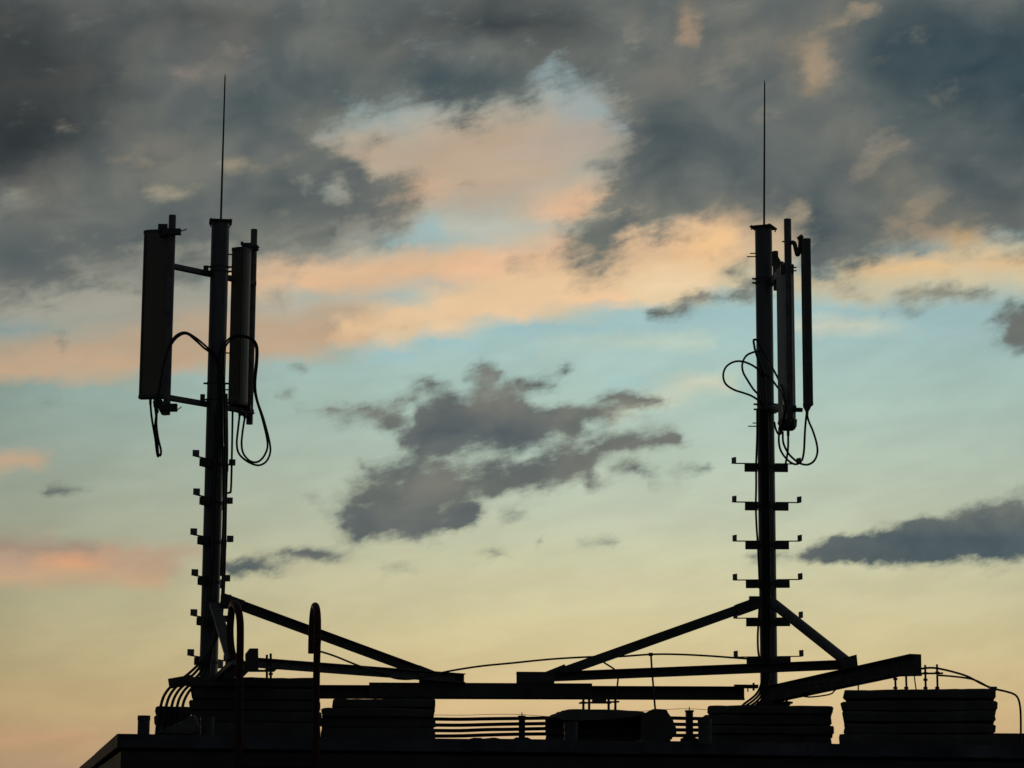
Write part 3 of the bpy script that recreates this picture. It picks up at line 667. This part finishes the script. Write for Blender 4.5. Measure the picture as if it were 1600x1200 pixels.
def antenna(a, b, w, d, rz, Yc, label, pipe=None, extra=(), mat=RADOME):
    body, ct, cb, base = panel(a, b, w, d, rz, Yc)
    th = thing('panel_antenna', base, label, 'antenna', 'panel antennas on the masts')
    obj('radome', body, mat, th, True); obj('end_cap', ct, BACKP, th); obj('end_cap', cb, BACKP, th)
    if pipe:
        (x0, y0), (x1, y1), Yp, r = pipe
        t_, u_ = P(x0, y0, Yp), P(x1, y1, Yp); x = (t_.x + u_.x)/2
        obj('mounting_pipe', MB().tube([Vector((x, Yp, u_.z)), Vector((x, Yp, t_.z))], r, 24), GALV, th, True)
    if mat is RADOME:
        c_, s_ = math.cos(rz), math.sin(rz); xx, yy = -w*.40, -d*.46
        zt_, zb_ = P(*a, Yc).z - .04, P(*b, Yc).z + .04
        q_ = Vector((base.x + xx*c_ - yy*s_, Yc + xx*s_ + yy*c_, 0))
        obj('side_trim', MB().box(q_ + Vector((0,0,(zt_+zb_)/2)), .008, .012, zt_ - zb_, rz), BACKP, th)
    for name, m in extra: (objs if name in ('pipe_clamp', 'clamp_bolt', 'connector') else obj)(name, m, STEEL, th)
    return th
def pbox(x0, x1, y0, y1, Y, d, rz=0): return MB().box(P((x0+x1)/2, (y0+y1)/2, Y), T(x1-x0, Y), d, T(y1-y0, Y), rz)
# left antenna of the spread mast
antenna((244.5, 360, ), (238.5, 623), .235, .085, R(-10), 21.86, 'broad flat panel antenna spread out left of its mast', ((269.2, 336.5), (260.5, 648), 21.70, T(5.8)),
 [('tilt_bracket', MB().beam(P(250, 366, 21.85), P(264, 362, 21.74), rect(.05, .06)).add(pbox(247, 262, 350, 362, 21.8, .03).v, pbox(0,1,0,1,1,1).f)),
  ('pipe_clamp', pbox(261, 283, 357.5, 367, 21.66, .05).add(pbox(258, 277, 631, 643, 21.66, .05).v, pbox(0,1,0,1,1,1).f)),
  ('clamp_bolt', MB().tube([P(280, 362, 21.66), P(291.5, 358.5, 21.6)], .005, 6).tube([P(276, 641, 21.66), P(283.5, 636, 21.6)], .005, 6).tube([P(262, 371, 21.6), P(262, 371, 21.64)], .012, 8)),
  ('bottom_bracket', MB().beam(P(243, 618, 21.8), P(258, 646, 21.72), rect(.05, .05)).add(pbox(250, 277, 634, 642, 21.69, .06).v, pbox(0,1,0,1,1,1).f)),
  ('connector', MB().tube([P(235, 622, 21.82), P(235, 632, 21.82)], .012, 10).tube([P(241, 626, 21.82), P(242, 636, 21.82)], .012, 10).tube([P(246, 640, 21.8), P(246, 645, 21.8)], .012, 10))])
# right antenna of the spread mast
antenna((378.5, 388.5), (374, 634), .165, .115, R(60), 22.22, 'narrow panel antenna turned sideways close beside the spread mast', ((396.7, 358.5), (390.3, 663), 22.38, T(5.4)),
 [('tilt_bracket', pbox(377.5, 395, 379.5, 390, 22.3, .03).add(MB().beam(P(378, 380, 22.25), P(391, 386, 22.35), rect(.03, .035)).v, pbox(0,1,0,1,1,1).f)),
  ('pipe_clamp', pbox(388, 404, 384, 391, 22.36, .07)), ('clamp_bolt', MB().tube([P(400, 386, 22.36), P(405, 386.5, 22.33)], .006, 6).tube([P(394, 645, 22.36), P(397.5, 645.5, 22.33)], .006, 6)),
  ('bottom_bracket', MB().beam(P(366, 634, 22.25), P(391, 650, 22.36), rect(.06, .06)).add(pbox(366, 392, 633, 642, 22.3, .08).v, pbox(0,1,0,1,1,1).f)),
  ('connector', MB().tube([P(374.5, 640, 22.2), P(374.5, 650, 22.2)], .013, 10).tube([P(382.5, 644, 22.2), P(382.5, 653, 22.2)], .013, 10))])
# clustered mast: rounded radome behind its pipe
antenna((1228.5, 414), (1231, 663), .115, .125, R(33), 21.66, 'light grey rounded panel antenna behind its pipe, nearest the clustered mast', ((1231.2, 342.5), (1234, 654), 21.5, T(5.8)),
 [('pipe_clamp', pbox(1219, 1240, 414, 428, 21.52, .06).add(pbox(1222, 1244, 634, 644, 21.52, .06).v, pbox(0,1,0,1,1,1).f)),
  ('clamp_bolt', MB().tube([P(1222, 377.5, 21.5), P(1230, 377.5, 21.5)], .006, 6).tube([P(1240, 418, 21.5), P(1244.5, 418, 21.5)], .006, 6).tube([P(1240, 423, 21.5), P(1244.5, 423, 21.5)], .006, 6)),
  ('bottom_cover', MB().loft([[P(1231 + dx*k, yy, 21.66 + dyy*k*.0055) for dx, dyy in ((-14,0),(-10,-9),(0,-12),(10,-9),(14,0),(10,9),(0,12),(-10,9))] for yy, k in ((655, 1.04), (666, 1.0), (671, .78), (673.5, .5))])),
  ('connector', MB().tube([P(1231.5, 671, 21.66), P(1231.5, 681, 21.66)], .013, 10).tube([P(1221, 671, 21.66), P(1221, 676, 21.66)], .012, 10))], RADOME2)
t3 = antenna((1261, 374), (1262, 634), .07, .1, R(8), 21.35, 'slim dark panel antenna seen edge on, farthest out on the clustered mast', None,
 [('tilt_bracket', MB().tube(spline([P(1236, 379, 21.5), P(1241, 380, 21.45), P(1243.5, 390, 21.42), P(1246, 398, 21.4), P(1249, 392, 21.4), P(1250.5, 380, 21.4), P(1250.5, 372, 21.4)], 5), .019, 8).tube([P(1247, 374, 21.4), P(1254, 368.5, 21.38)], .02, 8)),
  ('pipe_clamp', MB().beam(P(1236, 640, 21.5), P(1252, 640.5, 21.4), rect(.035, .036)).tube([P(1253, 376, 21.38), P(1257, 374, 21.36)], .012, 8)),
  ('bottom_bracket', MB().loft([[P(1261 + k*s_, y, 21.35 + yy) for s_, yy in ((-1,-.04),(1,-.04),(1,.04),(-1,.04))] for y, k in ((633, 6.5), (637, 6), (643, 2.6), (649, 2.2))]))])
o_ = [c for c in t3.children if c.name.startswith('radome')][0]; o_.data.materials.clear(); o_.data.materials.append(BACKP)

# ------------------------------------------------------------------ antenna cables
def cab(pts, label, r=.0085, group='black antenna cables', name='antenna_cable', mat=CABLE, n=8):
    if r < .0091: r = .0093
    return line(name, pts, r, mat, label, 'cable', group, n)
cab([(235,630,21.8),(237,652,21.75),(242,682,21.7),(246,705,21.7),(250,712,21.7),(251.5,704,21.72),(247,684,21.72),(244.5,664,21.7),(245,645,21.66),(246,625,21.6),(250,600,21.6),(257,566,21.6),(266,537,21.6),(277,523,21.65),(290,519.5,21.7),(303,526,21.8),(316,536,21.85),(326,545,21.88),(338,556,21.88),(345,580,21.88),(347,640,21.88),(346,700,21.88)], 'cable looping under the left panel, then arching high to the mast', .0095)
cab([(242,634,21.8),(244,655,21.75),(243,685,21.72),(245,706,21.72),(247,713,21.7),(246,695,21.7),(242,670,21.66),(247,628,21.62),(256,570,21.58),(268,538,21.58),(281,524,21.64),(293,522,21.7),(306,532,21.8),(318,543,21.85),(327,550,21.88),(340,566,21.87),(349,590,21.9),(352,660,21.95),(351,710,21.95)], 'cable hugging the left mounting pipe, the lower of the twin arches', .0095)
cab([(374.5,648,22.2),(372,670,22.2),(370,692,22.2),(373,708,22.15),(385,720,22.15),(402,727,22.15),(415,722,22.15),(422,708,22.15),(421,690,22.15),(412,655,22.15),(402,625,22.1),(399,600,22.05),(402,565,22),(402,542,22),(395,530,22),(382,525,22),(368,524,22),(356,531,21.95),(347,545,21.9),(343,570,21.88),(344,640,21.88),(348,700,21.88),(349,800,21.88),(345,900,21.88)], 'outer cable of the wide drooping loop under the sideways antenna', .0095)
cab([(382.5,652,22.2),(379,675,22.2),(377.5,695,22.2),(381,710,22.15),(392,721,22.12),(404,721,22.12),(414,710,22.12),(418,692,22.12),(410,655,22.1),(400,622,22.1),(397,600,22.05),(400,560,22),(399,540,22),(390,529,22),(370,526,22),(356,536,21.95),(350,550,21.9),(349,580,21.92),(352,640,21.95),(354,700,21.95)], 'inner cable of the wide drooping loop under the sideways antenna', .0085)
for i, (x0, x1, yy) in enumerate(((350.5, 347, 21.93), (354, 349.5, 21.97), (340, 330, 21.86), (335, 324, 21.87))):
    cab([(x0, 600 + 15*i, yy), (x0 + (1 if i < 2 else 0), 700, yy), ((x0+x1)/2 + 1.5, 780, yy), ((x0+x1)/2, 860, yy), (x1, 930, yy), (x1 - 4, 975, yy - .06)], ['thin', 'outermost', 'central', 'innermost'][i] + ' feeder cable strapped down the spread mast', .010)
cab([(363.5, 640, 22.2), (362.5, 700, 22.2), (361, 762, 22.2), (358.5, 769.5, 22.2), (352, 770.5, 22.15), (342, 770.5, 22.1)], 'straight thin rod cable that turns into the mast at a right angle', .0075, n=8)
# feeders sweeping out from the foot of the spread mast
for i in range(5):
    k = i * 8.2
    cab([(344 - i*1.5, 965, 21.86), (341 - i*1.0, 990, 21.8), (331, 1012 + i, 21.75), (316 + i*3, 1032 + i*1.2, 21.7), (293 + i*7.5, 1054 + i*1.5, 21.6), (270 + k*.95, 1070 + i*1.0, 21.55), (257 + k*1.0, 1086 + i, 21.5), (250.5 + k*1.05, 1106, 21.45), (246 + k*1.08, 1130, 21.4), (244 + k*1.1, 1148, 21.35)],
        ['outermost', 'second', 'middle', 'fourth', 'innermost'][i] + ' of the thick feeder cables bending down at the roof corner', .0125, 'thick feeder cables bending to the roof')
o_ = obj('cable_cleat', MB().beam(P(266, 1068, 21.5), P(300, 1062, 21.6), rect(.07, .085)), STEEL, loc=P(266, 1068, 21.5)); tag(o_, 'dark cleat clamping the thick feeder cables beside the left stack', 'clamp')
# clustered mast
cab([(1192,590,22.2),(1184,577,22.2),(1172,569,22.15),(1158,564.5,22.1),(1145,566,22.1),(1134,574,22.1),(1130,587,22.1),(1134,600,22.1),(1147,609,22.1),(1162,614,22.12),(1175,619,22.15),(1186,627,22.2),(1194,640,22.2)], 'round cable loop sticking out farthest left of the clustered mast', .0075)
cab([(1188,549,22.2),(1178,550,22.2),(1166,556,22.15),(1160,568,22.1),(1161,581,22.1),(1168,594,22.1),(1177,608,22.12),(1186,619,22.2),(1192,640,22.2)], 'smaller inner cable loop left of the clustered mast', .0075)
cab([(1186,532,22.15),(1178,531,22.15),(1178.5,540,22.15),(1181,551,22.15),(1186,566,22.15),(1194,590,22.2),(1196,640,22.22)], 'short hooked cable end rising beside the clustered mast', .010)
cab([(1184,533,22.15),(1190,545,22.15),(1202,566,22.1),(1214,588,21.9),(1221,604,21.6),(1226,620,21.42),(1227,636,21.42),(1224,652,21.5),(1221,664,21.55)], 'upper cable slanting across in front of the rounded antenna', .009)
cab([(1196,585,22.2),(1205,592,22.1),(1214,604,21.9),(1222,616,21.5),(1227,632,21.4),(1226,650,21.42),(1221,668,21.5),(1218,676,21.6)], 'lower cable slanting across in front of the rounded antenna', .008)
cab([(1217.5,668,21.6),(1217,690,21.7),(1220,704,21.8),(1228,716,21.9),(1238,724,21.8),(1246,725,21.7),(1253,719,21.6),(1256,706,21.5),(1257,690,21.45),(1258,670,21.4),(1260,648,21.35)], 'inner hanging cable loop under the clustered antennas', .0078)
cab([(1223,674,21.6),(1224,692,21.6),(1231,707,21.6),(1240,717,21.6),(1250,724,21.6),(1262,726,21.5),(1272,720,21.45),(1277,708,21.4),(1276,693,21.4),(1270,673,21.38),(1264,659,21.36),(1261,648,21.35)], 'outer teardrop cable loop under the clustered antennas', .0078)
cab([(1231.5,680,21.66),(1231.5,695,21.7),(1230.5,708,21.8),(1228,722,21.95),(1226,730,22.1)], 'short straight cable hanging under the rounded antenna', .0095)
cab([(1210,660,22.2),(1212,670,22.1),(1216,678,22.0),(1220,677,21.9),(1219,668,21.8),(1216,660,21.8)], 'tiny cable curl between mast and rounded antenna', .0075)
cab([(1183,640,22.25),(1183,680,22.25),(1181.5,724,22.25),(1181.5,760,22.25),(1181,790,22.25),(1182,820,22.25),(1184,850,22.25),(1185.5,880,22.25),(1187,920,22.25)], 'thin cable running down just outside the clustered mast', .0075)
cab([(1186.5,950,22.25),(1185,975,22.25),(1184,995,22.25),(1184.5,1015,22.25),(1187,1032,22.25)], 'short lower cable bowing out from the clustered mast', .0075)
for i in range(4):
    x = 1190.5 + i * 3.4
    cab([(x - 2, 640, 22.23), (x, 760, 22.23), (x + 1.5, 880, 22.23), (x + 2, 1000, 22.23), (x + 1, 1055, 22.2), (x - 7, 1082 + i*2, 22.1), (x - 28, 1100 + i*2.5, 22.0), (1150 - i*6, 1110 + i*4, 21.95), (1116 - i*3, 1113.5 + i*8, 22.0)],
        ['first', 'second', 'third', 'rightmost'][i] + ' feeder cable strapped down the clustered mast and sweeping left', .0105, 'feeders down the clustered mast')

# ------------------------------------------------------------------ horizontal conduits between the stacks
for i, (y, r) in enumerate(((1122, .0155), (1131, .0155), (1139.5, .0155), (1148, .0155))):
    s_ = i * 1.7
    pts = [(640 + 40*k, y + 1.3 * math.sin(k * .62 + .35*i) + (.8 if k < 3 else 0) + random.uniform(-.15, .15), 22.6 + .02*i) for k in range(14)]
    line('conduit', pts, r, PIPE, ['topmost', 'second', 'third', 'lowest'][i] + ' of the dark horizontal conduits between the slab stacks', 'conduit', 'horizontal conduits across the roof')
    # the same conduits go on behind the centre pile
pts_r = None
line('tension_wire', [(640,1116.5,22.6),(720,1117.5,22.6),(770,1116,22.6),(815,1116.5,22.6),(850,1119,22.6),(900,1120.5,22.6),(1020,1110,22.6),(1077,1107.5,22.6),(1130,1111,22.6)], .0022, WIRE, 'hair thin wire stretched above the horizontal conduits', 'wire', n=6)
blob([(660,1160),(690,1154.5),(740,1156),(770,1153),(790,1155.5),(830,1157),(860,1162),(860,1176),(660,1176)], 22.5, .2, 'gravel_ridge', 'low ridge of debris under the horizontal conduits', 'debris', ROOF, .003)
def tray_post(x, y0, y1, tip, label, w=10):
    b = P(x, y1, 22.5); th = thing('conduit_support', (b.x, 22.5, b.z), label, 'support', 'supports of the conduits')
    obj('post', pbox(x - w/2, x + w/2, y0, y1 + 6, 22.5, .09), STEEL, th)
    obj('spike', MB().tube([P(x, y0 + 2, 22.5), P(x, tip, 22.5)], [.007, .003], 6), STEEL, th)
    obj('top_clip', pbox(x - w/2 - 1, x + w/2 + 1, y0 - 1, y0 + 1.5, 22.49, .10), STEEL, th)
    obj('foot', MB().loft([[P(x + s_*k, y, 22.5 + yy) for s_, yy in ((-1,-.1),(1,-.1),(1,.1),(-1,.1))] for y, k in ((1176, 15), (1154.5, 14), (1152, 9))]), CONC, th)
tray_post(815.5, 1119.5, 1153, 1112.5, 'small post holding the horizontal conduits left of the centre pile')
tray_post(1077, 1111, 1153, 1104, 'small post holding the horizontal conduits right of the centre pile', 11)

# ------------------------------------------------------------------ steel frames
F1 = thing('mast_support_frame', P(345, 1060, 21.8), 'steel frame of long beams and struts bracing the spread antennas mast', 'frame', 'steel mast frames')
F2 = thing('mast_support_frame', P(1205, 1085, 22.2), 'steel frame with a thick rising beam bracing the clustered antennas mast', 'frame', 'steel mast frames')
def bm_(name, a, b, prof, parent, mat=STEEL, up=(0, 0, 1)): return obj(name, MB().beam(P(*a), P(*b), prof, up), mat, parent)
# spread mast frame
bm_('strut', (348, 935.5, 21.85), (668, 1053, 22.25), chan(.05, T(15.2)), F1)
bm_('strut_shoe', (346, 936, 21.82), (379, 948, 21.86), rect(.07, T(19)), F1); obj('joint_plate', pbox(345, 361, 929.5, 951, 21.83, .06), STEEL, F1)
bm_('strut_shoe', (652, 1046.5, 22.2), (676, 1056, 22.22), rect(.07, T(15)), F1)
bm_('beam', (388, 1034.5, 21.4), (725, 1060, 22.2), chan(.07, T(14.6)), F1, GALV); obj('end_plate', pbox(655, 725, 1053.5, 1067, 22.22, .05), STEEL, F1)
obj('end_block', MB().loft([[P(x, y, Y) for x, y in ((383,1047),(383,1022),(390,1013),(403.5,1013),(404,1046)) ] for Y in (21.3, 21.46)]), STEEL, F1)
bm_('strut', (335, 944, 21.8), (362, 1032, 21.1), rect(.09, .03), F1, GALV)
bm_('brace', (338, 1060, 21.5), (366, 1034, 21.1), rect(.05, .05), F1, GALV)
obj('joint_plate', MB().loft([[P(x, y, Y) for x, y in ((352,1034),(360,1022),(369,1020),(390,1040),(400,1046),(424,1047),(432,1042),(437,1042),(428,1050),(388,1050),(380,1058),(350,1058))] for Y in (21.25, 21.31)]), STEEL, F1)
bm_('cross_beam', (318, 1066, 21.5), (398, 1066, 21.5), rect(.06, .07), F1)
def rod(x, y0, y1, Y, parent, r=.012, lean=0, nuts=()):
    m = MB().tube([P(x - lean, y0, Y), P(x + lean, y1, Y)], r, 10)
    o = obj('threaded_rod', m, STEEL, parent, True)
    for yn in nuts:
        obj('nut', MB().tube([P(x, yn - 1.8, Y), P(x, yn + 1.8, Y)], r * 1.9, 6), STEEL, o)
    return o
rod(417, 1023, 1060, 21.5, F1, .010, 0, (1047,)); rod(423, 1021, 1060, 21.5, F1, .010, 0, (1046, 1053))
# long low tie beam shared by both masts
TB = thing('tie_beam', P(830, 1090, 22.3), 'long low steel beam lying across the roof between both masts', 'beam')
bm_('beam', (499, 1081, 22.3), (1163, 1083.3, 22.3), hprof(.12, T(20.5)), TB); bm_('splice_plate', (577, 1078.5, 22.25), (925, 1080, 22.25), rect(.10, T(23.5)), TB)
bm_('top_flange', (1147, 1072.5, 22.25), (1184, 1072.8, 22.25), rect(.12, T(5)), TB)
objs('bolt', MB().tube([P(1168.5, 1072, 22.25), P(1168.5, 1081, 22.25)], .006, 6).tube([P(1177.5, 1067, 22.25), P(1177.5, 1079, 22.25)], .010, 8), STEEL, TB)
for x in (911.5, 920.5, 951, 961.5): rod(x, 1088, 1113, 22.2, TB, .011, 0, (1098,) if x in (911.5, 951) else ())
obj('clamp_plate', MB().beam(P(905, 1098.5, 22.18), P(967, 1096.5, 22.22), rect(.06, .014)), STEEL, TB); obj('packing_block', pbox(925, 947, 1090, 1099, 22.24, .1), STEEL, TB)
# clustered mast frame
bm_('strut', (1180, 943, 22.3), (858, 1057.5, 22.0), chan(.05, T(15.2)), F2)
bm_('strut_shoe', (1184, 942, 22.28), (1151, 954, 22.26), rect(.07, T(18.5)), F2); obj('joint_plate', pbox(1170.5, 1188, 932, 950, 22.28, .07), STEEL, F2)
bm_('strut_shoe', (885, 1045, 22.0), (855, 1057, 22.0), rect(.07, T(15)), F2)
bm_('beam', (807, 1059.5, 22.0), (1332, 1038, 21.75), chan(.07, T(14.4)), F2); obj('end_plate', pbox(807, 866, 1050, 1068, 21.98, .06), STEEL, F2)
bm_('strut', (1206, 941, 22.25), (1322, 1033, 21.6), rect(.075, .085, .022), F2, GALV)
obj('joint_plate', MB().loft([[P(x, y, Y) for x, y in ((1311,1030),(1338.5,1022.5),(1341,1046),(1316,1048))] for Y in (21.2, 21.27)]), STEEL, F2)
pr = hprof(.13, T(25, 21), .012)
# one level H-beam: same height at both ends, so it rises in the picture as it comes nearer
hA = P(1204, 1083, 22.25); 
def at_z(px, py, z): return on_roof(px, py, z)
hB = P(1436, 1040.5, 21.0)
obj('beam', MB().loft([[P(x, y, Y + dy) for x, y, Y in ((1202,1074,22.2),(1300,1053,21.4),(1428,1022.5,20.36),(1439,1022.5,20.28),(1440,1054.5,20.28),(1393,1056.5,20.65),(1290,1080,21.48),(1202,1098,22.2))] for dy in (0, .012)]), STEEL, F2)
for y0, y1 in ((1023.5, 1055),):
    obj('flange', MB().beam(P(1204, 1073.5, 22.26), P(1430, 1022.8, 20.35), rect(.11, .010)), STEEL, F2); obj('flange', MB().beam(P(1204, 1097, 22.26), P(1396, 1056.5, 20.63), rect(.11, .010)), STEEL, F2)
obj('end_plate', MB().loft([[P(x, y, Y) for x, y in ((1428,1022.5),(1439.5,1022.5),(1440,1055.5),(1428,1056))] for Y in (20.2, 20.28)]), STEEL, F2)
for x, y0, nn in ((1399, 1050, (1061, 1075)), (1416, 1050, (1075,)), (1446, 1039, (1052, 1062, 1075)), (1464.5, 1038, (1051, 1075))): rod(x, y0, 1079, 20.5, F2, .009, .5, nn)
objs('clamp_plate', MB().beam(P(1428, 1052.5, 20.48), P(1473, 1052, 20.48), rect(.05, .013)).beam(P(1395, 1056, 20.5), P(1440, 1055, 20.5), rect(.05, .012)), STEEL, F2)
obj('foot_plate', MB().tube([P(1229, 1087, 22.1), P(1229, 1100, 22.1)], .012, 8).add(pbox(1220, 1238, 1096.5, 1099.5, 22.1, .08).v, pbox(0,1,0,1,1,1).f), STEEL, F2)
obj('base_plate', pbox(1180, 1232, 1097, 1103, 22.3, .3), STEEL, F2)

# ------------------------------------------------------------------ lightning conductor wires
def wire(pts, label, r=.006, g_='lightning conductor wires'): return line('conductor_wire', pts, r, WIRE, label, 'wire', g_, 8)
wire([(490,1015,20.9),(520,1024,21.2),(560,1040,21.6),(600,1054,21.9),(622,1060.5,22),(650,1060,22),(700,1049,22),(750,1041,22),(800,1036,22),(860,1030,22.1),(920,1026.5,22.1),(965,1026,22.1),(1017,1022.5,22.1),(1060,1022.5,22.1),(1110,1025,22.1),(1150,1028,22.1),(1192,1031,22.1)], 'long sagging wire strung from the red ladder to the clustered mast', .0085)
wire([(1017,1021,22.1),(1018.5,1045,22),(1021,1075,21.9),(1023,1100,21.8),(1024,1110,21.8)], 'upright wire rising from the centre pile to the long sagging wire', .0085)
wire([(934,1028,22.1),(945,1036,22.05),(960,1046,22.0),(965.5,1056,22),(964.5,1072,22),(962,1095,22),(960,1113,22)], 'kinked wire dropping from the sagging wire to the centre pile', .0075)
wire([(1213,1090,22.1),(1250,1088,22.0),(1268,1089,21.9),(1296,1085,21.7),(1304,1079,21.6),(1312,1070,21.35)], 'bent wire running below the thick rising beam', .0065)
wire([(1341,1060,21.0),(1341,1079,20.9)], 'short upright wire from the rising beam to the rightmost stack', .006)
wire([(1428,1050,20.5),(1429.5,1064,20.5),(1431.5,1078,20.5)], 'slightly leaning wire between the threaded rods', .005)
wire([(1438,1045,20.45),(1452,1043.5,20.45),(1466,1044.5,20.45),(1490,1050,20.45),(1512,1057,20.45),(1535,1069,20.45),(1553,1076,20.45),(1572,1080.5,20.45),(1585,1085,20.45),(1591,1092,20.45),(1594,1105,20.45),(1595,1125,20.5),(1595,1165,20.5)], 'wire arching off the rising beam and down beyond the rightmost stack', .0085)
wire([(1464,1055,20.45),(1490,1057,20.45),(1518,1061,20.45),(1535,1068,20.45),(1551,1078,20.45)], 'lower wire joining the arching wire over the rightmost stack', .0075)
obj_w = obj('wire_clip', pbox(1546, 1557, 1073, 1079, 20.4, .05), STEEL, loc=P(1551, 1076, 20.9)); tag(obj_w, 'small clip fixing the arching wire to the corner of the rightmost stack', 'clip')
obj_w = obj('wire_clip', pbox(1013.5, 1020, 1020, 1025, 22.1, .03), STEEL, loc=P(1017, 1022, 22.1)); tag(obj_w, 'small clip joining the upright wire to the long sagging wire', 'clip')
